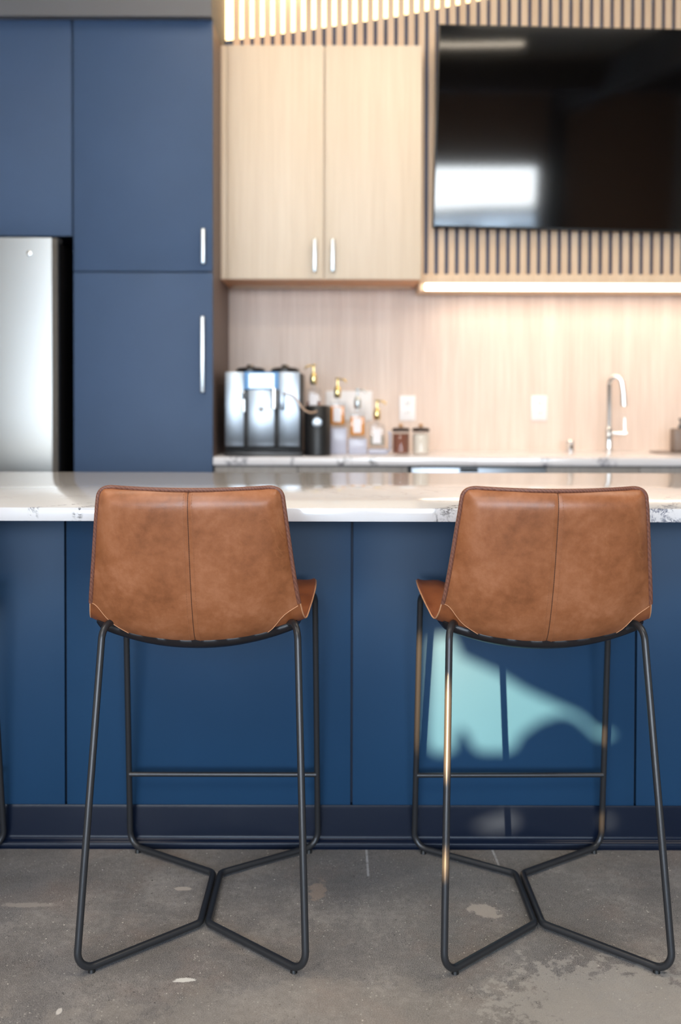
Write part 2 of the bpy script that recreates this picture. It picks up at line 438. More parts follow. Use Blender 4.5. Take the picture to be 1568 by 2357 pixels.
def smooth_curve(P, t):        # Catmull-Rom through the rows of P at t in 0..1
    K = len(P) - 1; f = min(max(t, 0), 1) * K; i = min(int(f), K - 1); f -= i
    g = lambda j: Vector(P[min(max(j, 0), K)])
    a, b, c, d = g(i - 1), g(i), g(i + 1), g(i + 2)
    return 0.5 * ((2 * b) + (c - a) * f + (2 * a - 5 * b + 4 * c - d) * f * f + (3 * b - a - 3 * c + d) * f ** 3)

# ------------------------------------------------------------------ the room
KW = 5.08      # kitchen wall
CEIL = 3.62
XL, XR = -3.4, 4.6
box('floor', 'concrete', XL, XR, REAR, KW + 0.2, -0.1, 0, kind='structure')
box('ceiling', 'ceiling_paint', XL, XR, REAR, KW + 0.2, CEIL, CEIL + 0.1, kind='structure')
box('wall_back', 'oak_wall', XL, XR, KW, KW + 0.15, 0, CEIL, kind='structure')
box('wall_left', 'white_paint', XL - 0.12, XL, REAR, KW + 0.15, 0, CEIL, kind='structure')
box('wall_right', 'white_paint', XR, XR + 0.12, REAR, KW + 0.15, 0, CEIL, kind='structure')
# rear wall with its windows and an added slit for the spotlight that makes the sun patch
GOBO_SLIT = (-2.80, -2.06, 1.95, 2.45)
def rear_wall():
    mb = MB(); y0, y1 = REAR - 0.2, REAR
    W2 = WIN + [GOBO_SLIT]
    xs = sorted({XL, XR, *[w[0] for w in W2], *[w[1] for w in W2]}); zs_ = sorted({0, CEIL, *[w[2] for w in W2], *[w[3] for w in W2]})
    for a, b in zip(xs, xs[1:]):
        for c, d in zip(zs_, zs_[1:]):
            if not any(q[0] <= a and q[1] >= b and q[2] <= c and q[3] >= d for q in W2): mb.box(a, b, y0, y1, c, d)
    mb.build('wall_front', 'brown_wall', kind='structure')
rear_wall()
# added opening with an unseen gobo, cut to shape the spotlight into the sun patch
SPOT_POS = Vector((-5.38, -12.0, 4.05)); GY = REAR - 0.14
def gob(px, py):
    q = at(px, py, 2.582); k = (GY - SPOT_POS.y) / (q.y - SPOT_POS.y); return SPOT_POS + (q - SPOT_POS) * k
def sun_gobo():
    bm = bmesh.new(); es = []
    def loop(P):
        V = [bm.verts.new(p) for p in P]
        for i in range(len(V)): es.append(bm.edges.new((V[i], V[(i + 1) % len(V)])))
    loop([(-2.98, GY, 1.7), (-1.9, GY, 1.7), (-1.9, GY, 2.7), (-2.98, GY, 2.7)])
    loop([gob(*p) for p in [(992, 1478), (1006, 1464), (1040, 1462), (1058, 1500), (1062, 1512), (1150, 1552), (1210, 1590), (1290, 1626), (1335, 1646), (1375, 1682), (1402, 1681), (1416, 1692), (1402, 1701), (1372, 1698), (1362, 1684), (1326, 1654), (1290, 1646), (1240, 1664), (1200, 1694), (1186, 1722), (1165, 1732), (1105, 1732), (1088, 1716), (1078, 1690), (1064, 1674), (1052, 1700), (1046, 1728), (1008, 1738), (990, 1722), (986, 1690)]])
    loop([gob(*p) for p in [(1085, 1904), (1120, 1888), (1165, 1872), (1190, 1874), (1198, 1892), (1184, 1908), (1140, 1914)]])
    loop([gob(*p) for p in [(1380, 1890), (1400, 1876), (1420, 1890), (1400, 1904)]])
    bmesh.ops.triangle_fill(bm, use_beauty=True, edges=es, normal=(0, -1, 0))
    r = bmesh.ops.extrude_face_region(bm, geom=bm.faces[:])
    for v in r['geom']:
        if isinstance(v, bmesh.types.BMVert): v.co.y += .004
    mb = MB(); mb.bm.free(); mb.bm = bm
    mb.build('trim_6', 'gobo_grey', kind='structure')
sun_gobo()
for i, (x0, x1, z0, z1) in enumerate(WIN):
    w = bpy.data.objects.new('window_%d' % (i + 1), None); COL.objects.link(w); w.location = ((x0 + x1) / 2, REAR, z0); w['kind'] = 'structure'
    f = MB(); t = 0.05
    f.box(x0, x0 + t, REAR - 0.1, REAR - 0.02, z0, z1).box(x1 - t, x1, REAR - 0.1, REAR - 0.02, z0, z1)
    f.box(x0, x1, REAR - 0.1, REAR - 0.02, z0, z0 + t).box(x0, x1, REAR - 0.1, REAR - 0.02, z1 - t, z1)
    if i == 0: f.box((x0 + x1) / 2 - 0.02, (x0 + x1) / 2 + 0.02, REAR - 0.09, REAR - 0.03, z0, z1)
    f.build('window_frame', 'black_matt', w)
    box('window_pane', 'window_glass', x0 + t, x1 - t, REAR - 0.065, REAR - 0.06, z0 + t, z1 - t, w)
# beams under the ceiling of the seating area, mirrored in the television
for i, (x0, x1, y0, y1, z0) in enumerate(((XL, XR, -2.0, -1.8, 3.3), (2.85, 3.02, REAR, 3.2, 3.25))):
    box('trim_%d' % (i + 3), 'dark_paint', x0, x1, y0, y1, z0, CEIL, kind='structure')
box('trim_5', 'dark_paint', 2.84, 3.04, REAR + 0.02, REAR + 0.22, 0, 3.25, kind='structure')
# soffit above the tall cabinets
SX = X(490, 4.43, 500)
box('trim_1', 'soffit_paint', XL, SX, 4.385, KW, Z(37, 4.385, 300), CEIL, kind='structure')
# street outside
g = box('ground', 'asphalt', -30, 30, -60, REAR - 0.25, -0.35, -0.15, kind='structure')
fb = thing('building', (2, -34, -0.15), 'pale low building across the street, seen only mirrored in the dark television', 'building')
box('wall', 'facade', -3, 14, -40, -34, -0.15, 1.6, fb)
MB().prism([(-3.2, 1.0), (1, 1.25), (7, 1.6), (14.2, 1.7), (14.2, 1.95), (7, 1.85), (1, 1.5), (-3.2, 1.2)], -40, -33.8).build('roof', 'dark_paint', fb)
for i in range(7): box('window', 'grey_plastic', -2 + i * 2.3, -0.9 + i * 2.3, -34.03, -33.95, 0.5, 1.1, fb)

# ------------------------------------------------------------------ island
FACE = 2.582
isl = thing('kitchen_island', (0.1, 3.0, 0), 'blue panelled island body under the white stone worktop, behind the bar stools', 'kitchen island')
seams = [-2.2] + [X(148, FACE, 1500) - 0.742, X(151, FACE, 1500), X(810, FACE, 1500), X(1464.5, FACE, 1500), X(1464.5, FACE, 1500) + 0.742] + [2.6]
box('carcass', 'blue_core', -2.19, 2.59, FACE + 0.018, 3.40, 0.02, 0.878, isl)
for a, b in zip(seams, seams[1:]):
    box('front_panel', 'blue_laminate', a + 0.0028, b - 0.0028, FACE, FACE + 0.017, 0.106, 0.877, isl, 0.0012)
cv = MB(); y = FACE
prof = [(y + .016, 0.0), (y - .022, 0.0), (y - .0225, .003), (y - .019, .0045), (y - .0185, .012), (y - .0165, .0165), (y - .011, .0185), (y - .007, .023), (y - .0055, .03), (y - .005, .100), (y - .003, .108), (y + .016, .108)]
cv.prism_x(prof, -2.2, 2.6); cv.build('cove_base', 'cove_rubber', isl, 50)
top = box('island_worktop', 'quartz_island', -2.25, 2.65, YE, 3.43, 0.878, 0.910, bev=0.0015)
tag(top, 'long white veined stone worktop of the island in front, resting on blue panels', 'worktop')

# ------------------------------------------------------------------ tall cabinets and fridge
TY = 4.43
xa, xb = X(168, TY, 500), SX
zt = Z(44, TY, 300); zs = Z(626, TY, 330)
pan = thing('tall_cabinet', ((xa + xb) / 2, 4.75, 0), 'tall dark blue cabinet with two long steel bar handles, right of the fridge', 'cabinet')
box('carcass', 'blue_core', xa + .004, xb - .024, TY + .022, KW - .002, 0.0, zt - .002, pan)
box('side_panel', 'taupe_side', xb - .022, xb - .001, TY + .024, KW - .002, 0.0, zt, pan)
du = box('door', 'blue_tall_laminate', xa + .002, xb - .001, TY, TY + .021, zs + .003, zt, pan, .0015)
dl = box('door', 'blue_tall_laminate', xa + .002, xb - .001, TY, TY + .021, 0.10, zs - .003, pan, .0015)
def bar_handle(cx, z0, z1, y, parent, r=.0085, vertical=True):
    mb = MB()
    mb.box(cx - r, cx + r, y - .034, y - .022, z0, z1, .004, 3)
    for z in (z0 + .02, z1 - .02): mb.tube([(cx, y - .024, z), (cx, y, z)], .005, 10)
    return mb.build('handle', 'handle_steel', parent)
hx = X(469.5, TY, 560)
bar_handle(hx, Z(609, TY, 469), Z(528, TY, 469), TY, du)
bar_handle(X(468, TY, 800), Z(904, TY, 469), Z(729, TY, 469), TY, dl)
ofc = thing('over_fridge_cabinet', (-1.75, 4.75, Z(543, TY, 80)), 'dark blue wall cabinet without handles directly above the steel fridge', 'cabinet')
box('carcass', 'blue_core', XL + .01, xa - .004, TY + .022, KW - .002, Z(543, TY, 80) + .002, zt - .002, ofc)
box('door', 'blue_tall_laminate', X(163, TY, 300) - 0.99, X(165, TY, 300), TY, TY + .021, Z(543, TY, 80), zt, ofc, .0015)
box('door', 'blue_tall_laminate', XL + .01, X(163, TY, 300) - 0.994, TY, TY + .021, Z(543, TY, 80), zt, ofc, .0015)
box('trim_2', 'dark_gap', XL, xa + 0.003, KW - 0.03, KW - .003, 0.0, 1.88, kind='structure')
# fridge
FY = 4.30
fx1 = X(127, FY, 800); fz = Z(546, FY, 60)
fr = thing('fridge', (fx1 - .455, 4.66, 0), 'stainless steel fridge in the dark niche left of the blue cabinet', 'fridge')
box('body', 'black_plastic', fx1 - .905, fx1 - .004, FY + .085, 4.98, 0.03, fz - .012, fr, .004)
def fridge_door(x0, x1, z0, z1):
    mb = MB(); seg = 24; poly = []
    for i in range(seg + 1):       # softly bowed front with rounded edges
        u = i / seg; xx = x0 + (x1 - x0) * u
        e = min(u, 1 - u) * (x1 - x0); bow = .009 * (1 - (2 * u - 1) ** 2)
        rr = .02; d = 0 if e > rr else rr - math.sqrt(max(rr * rr - (rr - e) ** 2, 0))
        poly.append((xx, FY + .018 - bow + d))
    poly += [(x1, FY + .07), (x0, FY + .07)]
    A = [mb.bm.verts.new((p[0], p[1], z0)) for p in poly]; B = [mb.bm.verts.new((p[0], p[1], z1)) for p in poly]
    mb.bm.faces.new(A[::-1]); mb.bm.faces.new(B); k = len(poly)
    for i in range(k): mb.bm.faces.new((A[i], A[(i + 1) % k], B[(i + 1) % k], B[i]))
    return mb.build('door', 'fridge_steel', fr, 30)
fridge_door(fx1 - .455 + .003, fx1, 0.08, fz); fridge_door(fx1 - .91, fx1 - .455 - .003, 0.08, fz)
MB().box(fx1 - .07, fx1 - .001, FY + .05, FY + .12, fz - .012, fz + .006, .004).build('hinge_cover', 'grey_plastic', fr)
bx_, bz_ = X(66, FY, 583), Z(583, FY, 66)
MB().lathe(bx_, FY + .007, [(.011, 0), (.011, .004), (.009, .005)], 24, 'y', bz_).build('badge', 'chrome', fr)

# ------------------------------------------------------------------ wall cabinet
CY = 4.72
cx0, cx1 = X(508, CY, 400), X(970, CY, 400); cz0, cz1 = Z(642, CY, 740), Z(104, CY, 740)
wc = thing('wall_cabinet', ((cx0 + cx1) / 2, 4.9, cz0), 'pale oak wall cabinet with two doors, above the coffee machine', 'cabinet')
box('carcass', 'oak_door', cx0, cx1, CY + .022, KW - .002, cz0 + .0, cz1 - .001, wc)
MBb = box('bottom_panel', 'oak_warm_lit', cx0 + .001, cx1 - .001, CY + .022, KW - .003, cz0 - .004, cz0, wc)
mxc = X(747, CY, 400)
box('filler_strip', 'oak_door', cx0, X(522, CY, 400), CY + .004, CY + .021, cz0, cz1, wc, .001)
for (a, b, hxp) in ((X(523.5, CY, 400), mxc - .005, 725), (mxc + .005, cx1, 766.5)):
    d = box('door', 'oak_door', a, b, CY, CY + .02, cz0 - .001, cz1, wc, .0012)
    bar_handle(X(hxp, CY, 590), Z(627, CY, 740), Z(551, CY, 740), CY, d, .0085)

# ------------------------------------------------------------------ slatted wall
SY = 4.87
sl = thing('slat_wall_panel', (0.8, 4.95, Z(633, SY, 1200)), 'vertical oak slat panel with dark gaps behind the television', 'wall panel')
slz0 = Z(632, SY, 1200)
m = MB(); sw, pitch = .0320, .0500
x = SX + .035; xs0 = X(993, SY, 600) - .0162
k = math.floor((xs0 - SX - .004) / pitch); x = xs0 - k * pitch
# slats stop on the wall cabinet on the left and run down to the rail on the right
while x < 2.6:
    z0 = slz0 if x + sw > cx1 + .004 else cz1 + .0
    m.box(x, x + sw, SY, SY + .024, z0, CEIL - .002, .002, 2); x += pitch
m.build('slats', 'oak_slat', sl)
m = MB(); m.box(SX + .002, cx1 + .003, SY + .024, SY + .04, cz1 + .001, CEIL - .002).box(cx1 + .003, 2.62, SY + .024, SY + .04, slz0 - .02, CEIL - .002)
m.build('backing_board', 'navy_board', sl)
rz = Z(653, SY, 1200)
box('bottom_rail', 'oak_slat', cx1 + .004, 2.62, SY - .008, KW - .002, rz, slz0, sl, .001)
lz0 = Z(669, SY, 1200)
box('light_pelmet', 'oak_slat', cx1 + .004, 2.62, SY + .012, KW - .002, lz0, rz, sl)
ls = thing('linear_light', (1.3, SY, lz0), 'long glowing white light strip under the slatted wall panel', 'light')
box('diffuser', 'led_white', X(979, SY, 660), 2.6, SY - .009, SY + .010, lz0 + .0015, rz - .0012, ls, .003)
l = area('strip_lamp', (1.55, SY - .0, lz0 - .004), (R(20), 0, 0), 2.1, .02, 4.5, (1.0, .76, .56))
l.parent = ls; l.location = Vector((1.55, SY + .02, lz0 - .006)) - Vector(ls.location); l.rotation_euler = (0, 0, 0)
uc = thing('under_cabinet_light', (-.09, 4.99, cz0), 'small warm light strip fixed under the pale oak wall cabinet', 'light')
box('housing', 'oak_slat', cx0 + .03, cx1 - .03, 4.975, 5.0, cz0 - .016, cz0 - .0045, uc)
l = area('under_cabinet_lamp', (0, 0, 0), (0, 0, 0), .85, .02, .7, (1.0, .74, .54)); l.parent = uc; l.location = (0, -.004, -.016)
# warm light panel glowing behind the slats, with its curved lower edge
bp = thing('backlight_panel', (0, 4.93, 3.0), 'warm glowing panel behind the oak slats above the wall cabinet', 'light')
BYY = SY + .0175
pts = [(512, 92), (548, 89), (600, 83), (700, 69), (800, 54), (900, 39), (1000, 20), (1060, 9), (1130, -6), (1200, -24), (1290, -55)]
poly = [(at(p[0], p[1], BYY).x, at(p[0], p[1], BYY).z) for p in pts]
poly[0] = (SX + .004, poly[0][1])
poly = poly + [(poly[-1][0], CEIL - .004), (poly[0][0], CEIL - .004)]
MB().prism(poly[::-1], BYY, BYY + .006).build('diffuser', 'backlight_warm', bp)
l = area('backlight_lamp', (0, 0, 0), (R(78), 0, R(70)), .3, .5, 2, (1.0, .66, .32)); l.parent = bp; l.location = (-.28, -.2, .35)

# ------------------------------------------------------------------ television
TVW, TVH = 1.66, .945
tv = thing('television', (0, 0, 0), 'large black wall television mirroring a bright window, on the slatted panel', 'television')
def hbox(name, mt, a, parent, bev=0.0): return box(name, mt, *a, parent, bev)
hbox('housing', 'black_plastic', (-TVW / 2, TVW / 2, .004, .04, -TVH / 2, TVH / 2), tv, .004)
hbox('screen', 'screen_glass', (-TVW / 2 + .006, TVW / 2 - .006, -.001, .004, -TVH / 2 + .012, TVH / 2 - .006), tv)
hbox('wall_bracket', 'black_plastic', (-.2, .2, .04, .075, -.2, .2), tv)
tvc = Vector((X(1001, 4.79, 500) + TVW / 2, 4.76, Z(300, 4.76, 1400)))
tv.rotation_euler = (Matrix.Rotation(R(5.5), 3, 'X') @ Matrix.Rotation(R(1.0), 3, 'Y')).to_euler()
tv.location = tvc

# ------------------------------------------------------------------ rear counter
BZ = .900
bw = box('rear_worktop', 'quartz_back', SX + .001, 2.7, TY, KW - .001, BZ - .036, BZ, bev=.003)
tag(bw, 'white veined stone worktop along the rear wall under the coffee machine and tap', 'worktop')
def base_cab(x0, x1, lab, n=1):
    t = thing('base_cabinet', ((x0 + x1) / 2, 4.77, 0), lab, 'cabinet')
    box('carcass', 'blue_core', x0 + .001, x1 - .001, TY + .04, KW - .003, .1, BZ - .037, t)
    for i in range(n):
        a = x0 + (x1 - x0) * i / n; b = x0 + (x1 - x0) * (i + 1) / n
        box('door', 'greige_wood', a + .0015, b - .0015, TY + .018, TY + .038, .1, BZ - .041, t, .001)
xc = [SX + .004, X(685, TY, 1080), X(941, TY, 1080), X(947, TY, 1080), X(1259, TY, 1080), X(1475, TY, 1080), 2.66]
base_cab(xc[0], xc[1], 'greige base cabinet under the coffee machine, beside the tall blue cabinet')
base_cab(xc[1], xc[2] - .002, 'greige base cabinet under the syrup bottles, left of the dishwasher')
base_cab(xc[4], xc[5], 'greige base cabinet under the tap, right of the dishwasher')
base_cab(xc[5], xc[6], 'greige base cabinet under the soap bottle at the right edge')
dw = thing('dishwasher', ((xc[3] + xc[4]) / 2, 4.77, 0), 'steel dishwasher with dark display, between the greige base cabinets', 'dishwasher')
box('body', 'black_plastic', xc[2], xc[4] - .001, TY + .04, KW - .004, .02, BZ - .038, dw)
box('door', 'steel', xc[3] + .002, xc[4] - .003, TY + .008, TY + .038, .1, BZ - .046, dw, .002)
box('control_display', 'black_plastic', X(1059, TY, 1080), X(1101, TY, 1080), TY + .004, TY + .01, .835, BZ - .048, dw)

# ------------------------------------------------------------------ wall plates
def plate(x0, x1, y0, y1, lab, gang=1, name='power_outlet', cat='outlet'):
    a, b = at(x0, y1, KW - .01), at(x1, y0, KW - .01)
    t = thing(name, ((a.x + b.x) / 2, KW, a.z), lab, cat)
    box('cover_plate', 'white_plastic', a.x, b.x, KW - .007, KW - .0005, a.z, b.z, t, .0025)
    w = (b.x - a.x) / gang; zc = (a.z + b.z) / 2
    for i in range(gang):
        c = a.x + w * (i + .5)
        if name == 'power_outlet':
            for dz in (-.024, .024):
                o = box('socket', 'white_plastic', c - .017, c + .017, KW - .010, KW - .006, zc + dz - .016, zc + dz + .016, t, .004)
                MB().box(c - .008, c - .005, KW - .0106, KW - .009, zc + dz - .003, zc + dz + .008).box(c + .005, c + .008, KW - .0106, KW - .009, zc + dz - .003, zc + dz + .008).build('slots', 'grey_plastic', o)
        else:
            box('rocker', 'white_plastic', c - .016, c + .016, KW - .011, KW - .006, zc - .033, zc + .033, t, .002)
plate(920, 957, 910.5, 967.5, 'white double power outlet on the wood wall above the two jars')
plate(1224, 1260, 910.5, 967.5, 'white double power outlet on the wood wall left of the tap')
plate(750, 857, 900, 968, 'wide white switch plate on the wall behind the amber syrup bottles', 3, 'switch_plate', 'switch')

# ------------------------------------------------------------------ coffee machine
MY = 4.54
def zz(py, Y=MY, px=620): return Z(py, Y, px)
mx0, mx1 = X(518, MY, 950), X(690, MY, 950)
cm = thing('coffee_machine', ((mx0 + mx1) / 2, 4.74, BZ), 'silver automatic coffee machine with two bean hoppers, beside the tall blue cabinet', 'coffee machine')
mt_, mb_ = zz(856), zz(1027)
box('body', 'black_matt', mx0 - .001, mx1 + .008, MY + .014, 4.95, BZ + .012, mt_ - .004, cm, .006)
box('drip_tray', 'black_plastic', mx0 + .002, mx1 + .014, MY - .045, MY + .2, BZ + .0005, BZ + .020, cm, .004)
g1, g2 = X(566.5, MY, 950), X(637, MY, 950)
for (a, b) in ((mx0, g1 - .010), (g2 + .010, mx1)):
    box('front_panel', 'steel', a, b, MY, MY + .016, mb_, mt_, cm, .003)
box('front_panel', 'steel', g1 + .010, g2 - .010, MY + .000, MY + .016, mb_, zz(897), cm, .003)
for gx in (g1, g2): box('groove', 'rubber_black', gx - .0105, gx + .0105, MY + .001, MY + .015, mb_, zz(897), cm)
for gx in (g1, g2): box('cup_guide', 'rubber_black', gx - .009, gx + .009, MY - .003, MY + .004, mb_, zz(944), cm, .001)
box('display_surround', 'display_blue', g1 - .008, g2 + .008, MY + .001, MY + .016, zz(896), mt_, cm, .002)
box('display', 'display_glow', X(573, MY, 900), X(631, MY, 900), MY - .001, MY + .003, zz(893), zz(860), cm, .002)
mb = MB(); sxx = X(633, MY, 920)
mb.tube([(sxx, MY - .05, zz(897, MY - .05)), (sxx, MY - .05, zz(940, MY - .05))], .013, 20)
mb.box(sxx - .013, sxx + .013, MY - .05, MY + .004, zz(930), zz(903), .003)
mb.tube([(sxx - .0, MY - .05, zz(893, MY - .05)), (sxx, MY - .05, zz(898, MY - .05))], .010, 16); mb.build('coffee_spout', 'chrome', cm)
mb = MB(); s2 = X(650, MY, 920); mb.box(s2 - .009, s2 + .009, MY - .03, MY + .002, zz(944), zz(903), .004); mb.build('spout_cover', 'steel', cm)
mb = MB(); s3 = X(563, MY, 920); mb.tube([(s3, MY - .03, zz(948)), (s3, MY - .03, zz(920))], .009, 16); mb.box(s3 - .008, s3 + .008, MY - .03, MY + .003, zz(921), zz(902), .003); mb.build('milk_nozzle', 'chrome', cm)
box('nozzle_knob', 'black_plastic', s3 - .006, s3 + .006, MY - .036, MY - .02, zz(917), zz(903), cm, .002)
MB().lathe(X(601.5, MY, 942), MY + .002, [(.013, 0), (.013, .003), (.011, .004)], 28, 'y', zz(942)).build('emblem', 'grey_plastic', cm)
ex, ez = X(601.5, MY, 942), zz(942)
MB().prism([(ex - .007, ez - .006), (ex + .007, ez - .006), (ex + .003, ez + .001), (ex + .005, ez + .006), (ex - .002, ez + .008), (ex - .004, ez + .001)], MY - .0035, MY - .0015).build('emblem_figure', 'white_plastic', cm)
for (a, b) in ((541, 608), (622, 688)):
    YL = 4.68; xa_, xb_ = X(a, YL, 850), X(b, YL, 850); c = (xa_ + xb_) / 2; r = (xb_ - xa_) / 2
    lid = MB().lathe(c, 4.74, [(r * .94, 0), (r, .004), (r, .022), (r * .8, .03), (.02, .034)], 36, 'z', mt_ - .006).build('hopper_lid', 'black_plastic', cm)
    MB().lathe(c, 4.74, [(.017, 0), (.019, .004), (.016, .012)], 24, 'z', mt_ + .027).build('lid_knob', 'chrome', lid)
h = [at(655, 905, MY - .03), at(675, 912, MY - .05), at(688, 927, MY - .07), at(700, 943, MY - .07), at(716, 950, MY - .06), at(732, 945, MY - .02), at(738, 934, MY + .01), at(737, 930, MY + .03)]
hp = [smooth_curve(h, i / 40) for i in range(41)]
MB().tube(hp, .0042, 10).build('milk_hose', 'tan_hose', cm)
# milk cooler
kx = X(731, 4.57, 1000); kr = X(762, 4.57, 1000) - kx; kz = Z(936, 4.57, 731)
mk = thing('milk_cooler', (kx, 4.57, BZ), 'matt black round milk cooler with a silver badge, right of the coffee machine', 'milk container')
MB().lathe(kx, 4.57, [(kr - .003, .001), (kr, .004), (kr, kz - BZ - .008), (kr - .004, kz - BZ - .002)], 48, 'z', BZ).build('body', 'black_matt', mk)
MB().lathe(kx, 4.57, [(kr - .005, 0), (kr - .006, .006), (kr * .55, .009), (.012, .009)], 40, 'z', kz - .002).build('lid', 'black_plastic', mk)
bd = MB().lathe(kx, 4.57 - kr - .001, [(.0225, -.004), (.0225, .002), (.020, .003)], 32, 'y', Z(973, 4.5, 731)).build('badge', 'steel', mk)
zb = Z(973, 4.5, 731); yb = 4.57 - kr - .0046
MB().prism([(kx - .012, zb - .009), (kx + .013, zb - .009), (kx + .009, zb + .001), (kx + .003, zb - .003), (kx + .002, zb + .010), (kx - .005, zb + .002), (kx - .010, zb + .003)], yb, yb + .002).build('badge_figure', 'white_plastic', bd)

# ------------------------------------------------------------------ bottle riser, bottles, jars
RY0, RY1 = 4.68, 4.80
rs = thing('bottle_riser', (X(820, 4.74, 1020), 4.74, BZ), 'stepped translucent white riser carrying the syrup bottles', 'display riser')
steps = [(X(703, 4.74), X(749, 4.74), Z(957, RY0)), (X(752, 4.74), X(799, 4.74), Z(985, RY0)), (X(802, 4.74), X(845, 4.74), Z(1010, RY0)), (X(848, 4.74), X(892, 4.74), Z(1034, RY0))]
for (a, b, z) in steps: box('step', 'acrylic', a, b - .001, RY0, RY1, BZ + .0005, z, rs, .003)
ra = fillet([(steps[3][1] + .002, 4.70, Z(996, 4.7)), (steps[3][1] + .012, 4.70, Z(994, 4.7)), (steps[3][1] + .012, 4.70, BZ + .012), (steps[3][0] + .02, 4.675, BZ + .006)], .012)
MB().tube(ra, .006, 10).build('end_rail', 'acrylic', rs)
def bottle(px, z, liquid, lab, top_m, by=4.74, w=.036, hgt=.128, fill=.8, spout=1):
    c = X(px, by, 960)
    t = thing('syrup_bottle', (c, by, z), lab, 'bottle', 'pump bottles on the stepped riser')
    z = z + .0006
    mb = MB(); mb.box(c - w, c + w, by - w * .9, by + w * .9, z, z + hgt, .006, 3); mb.tube([(c, by, z + hgt - .004), (c, by, z + hgt + .022)], .012, 20)
    mb.build('glass_body', 'clear_glass', t)
    if liquid: box('syrup', liquid, c - w + .004, c + w - .004, by - w * .9 + .004, by + w * .9 - .004, z + .016, z + .016 + (hgt - .02) * fill, t, .003)
    box('label', 'label_paper', c - w * .55, c + w * .5, by - w * .9 - .0012, by - w * .9 - .0002, z + hgt * .22, z + hgt * .80, t)
    pz = z + hgt + .018
    p = MB().lathe(c, by, [(.014, 0), (.016, .006), (.017, .034), (.013, .052), (.006, .058), (.0055, .085), (.011, .088), (.010, .096)], 24, 'z', pz)
    p.tube(fillet([(c, by, pz + .090), (c + .03 * spout, by - .01, pz + .088), (c + .042 * spout, by - .014, pz + .074)], .012), .0045, 10)
    p.build('pump', top_m, t)
bottle(722, steps[0][2], 'red_liquid', 'pump bottle of dark red syrup, mostly hidden behind the black milk cooler', 'gold', fill=.45, spout=-1)
bottle(777, steps[1][2], 'amber_liquid', 'amber syrup bottle with gold pump, next to the black milk cooler', 'gold', fill=.84, hgt=.122)
bottle(823, steps[2][2], 'amber_liquid', 'amber syrup bottle with silvery pump, second highest step visible right of the cooler', 'handle_steel', fill=.84, hgt=.122)
bottle(868, steps[3][2], 'pale_liquid', 'clear pump bottle with white label on the lowest step of the riser', 'gold', fill=.45, hgt=.118)
def jar(px, content, lab):
    by = 4.66; c = X(px, by, 1000); t = thing('storage_jar', (c, by, BZ), lab, 'jar', 'glass jars on the rear worktop')
    r = .040; H = Z(993, by, px) - BZ
    MB().lathe(c, by, [(r - .003, 0), (r, .003), (r, H - .006), (r - .004, H)], 36, 'z', BZ + .0006).build('glass_body', 'clear_glass', t)
    MB().lathe(c, by, [(r - .004, 0), (r - .003, .003), (r - .003, H - .020)], 36, 'z', BZ + .008).build('contents', content, t)
    lid = MB().lathe(c, by, [(r, 0), (r + .001, .003), (r + .001, .012), (r - .006, .017), (.012, .018)], 36, 'z', BZ + H).build('lid', 'dark_lid', t)
    MB().lathe(c, by, [(.006, 0), (.011, .008), (.011, .014), (.005, .019)], 20, 'z', BZ + H + .018).build('knob', 'tan_knob', lid)
jar(923, 'coffee_grounds', 'glass jar filled with brown ground coffee and dark lid')
jar(969, 'sugar', 'glass jar filled with pale white sugar and dark lid')

# ------------------------------------------------------------------ tap, air gap, soap
fy = 4.93; fx = X(1402, fy, 1000)
tp = thing('kitchen_tap', (fx, fy, BZ), 'chrome gooseneck kitchen tap with side lever on the rear worktop', 'tap')
r = (X(1428, fy) - fx) / 2; ztop = Z(872, fy, 1410) - r
path = [(fx, fy, BZ + .0006), (fx, fy, ztop)] + [(fx + r - r * math.cos(a), fy - .03 * math.sin(a / 2), ztop + r * 1.35 * math.sin(a)) for a in [math.pi * i / 16 for i in range(1, 17)]] + [(fx + 2 * r + .006, fy - .034, Z(905, fy, 1430))]
MB().tube(path, .0125, 20, up=(0, 1, 0)).build('neck', 'chrome', tp)
MB().tube([(fx + 2 * r + .005, fy - .034, Z(904, fy, 1430)), (fx + 2 * r + .008, fy - .035, Z(934, fy, 1430))], [.013, .0155], 20).build('spray_head', 'chrome', tp)
MB().lathe(fx, fy, [(.022, 0), (.022, .004), (.0165, .008), (.0165, Z(986, fy, 1402) - BZ), (.0125, Z(985, fy, 1402) - BZ + .004)], 28, 'z', BZ + .0006).build('body', 'chrome', tp)
hz = Z(997, fy, 1420)
lv = MB().tube([(fx + .01, fy, hz), (X(1441, fy, 997), fy - .012, hz)], [.011, .0125], 18).build('valve', 'chrome', tp)
MB().tube([(X(1437, fy, 980), fy - .010, hz + .008), (X(1437, fy, 980), fy - .006, Z(962, fy, 1437))], [.005, .004], 12).build('lever', 'chrome', tp)
ax = X(1313, fy, 1020)
ag = thing('air_gap', (ax, fy, BZ), 'small chrome air gap cap on the rear worktop, left of the tap', 'air gap')
MB().lathe(ax, fy, [(.022, 0), (.022, .004), (.017, .006), (.017, .03), (.0185, .034), (.0185, .052), (.013, .058)], 26, 'z', BZ + .0006).build('cap', 'chrome', ag)
MB().box(ax - .004, ax + .010, fy - .019, fy - .012, BZ + .012, BZ + .036, .002).build('vent_slot', 'black_plastic', ag)
sx_ = X(1568, 4.85, 1000)
sb = thing('soap_dispenser', (sx_, 4.85, BZ), 'taupe soap pump bottle on the rear worktop at the right edge', 'soap bottle')
hs = Z(986, 4.85, 1560) - BZ
MB().box(sx_ - .045, sx_ + .045, 4.815, 4.885, BZ + .0065, BZ + hs, .008, 3).build('bottle', 'soap_taupe', sb)
p = MB().lathe(sx_, 4.85, [(.014, 0), (.014, .016), (.006, .018), (.006, .04), (.012, .042), (.012, .05)], 20, 'z', BZ + hs - .001)
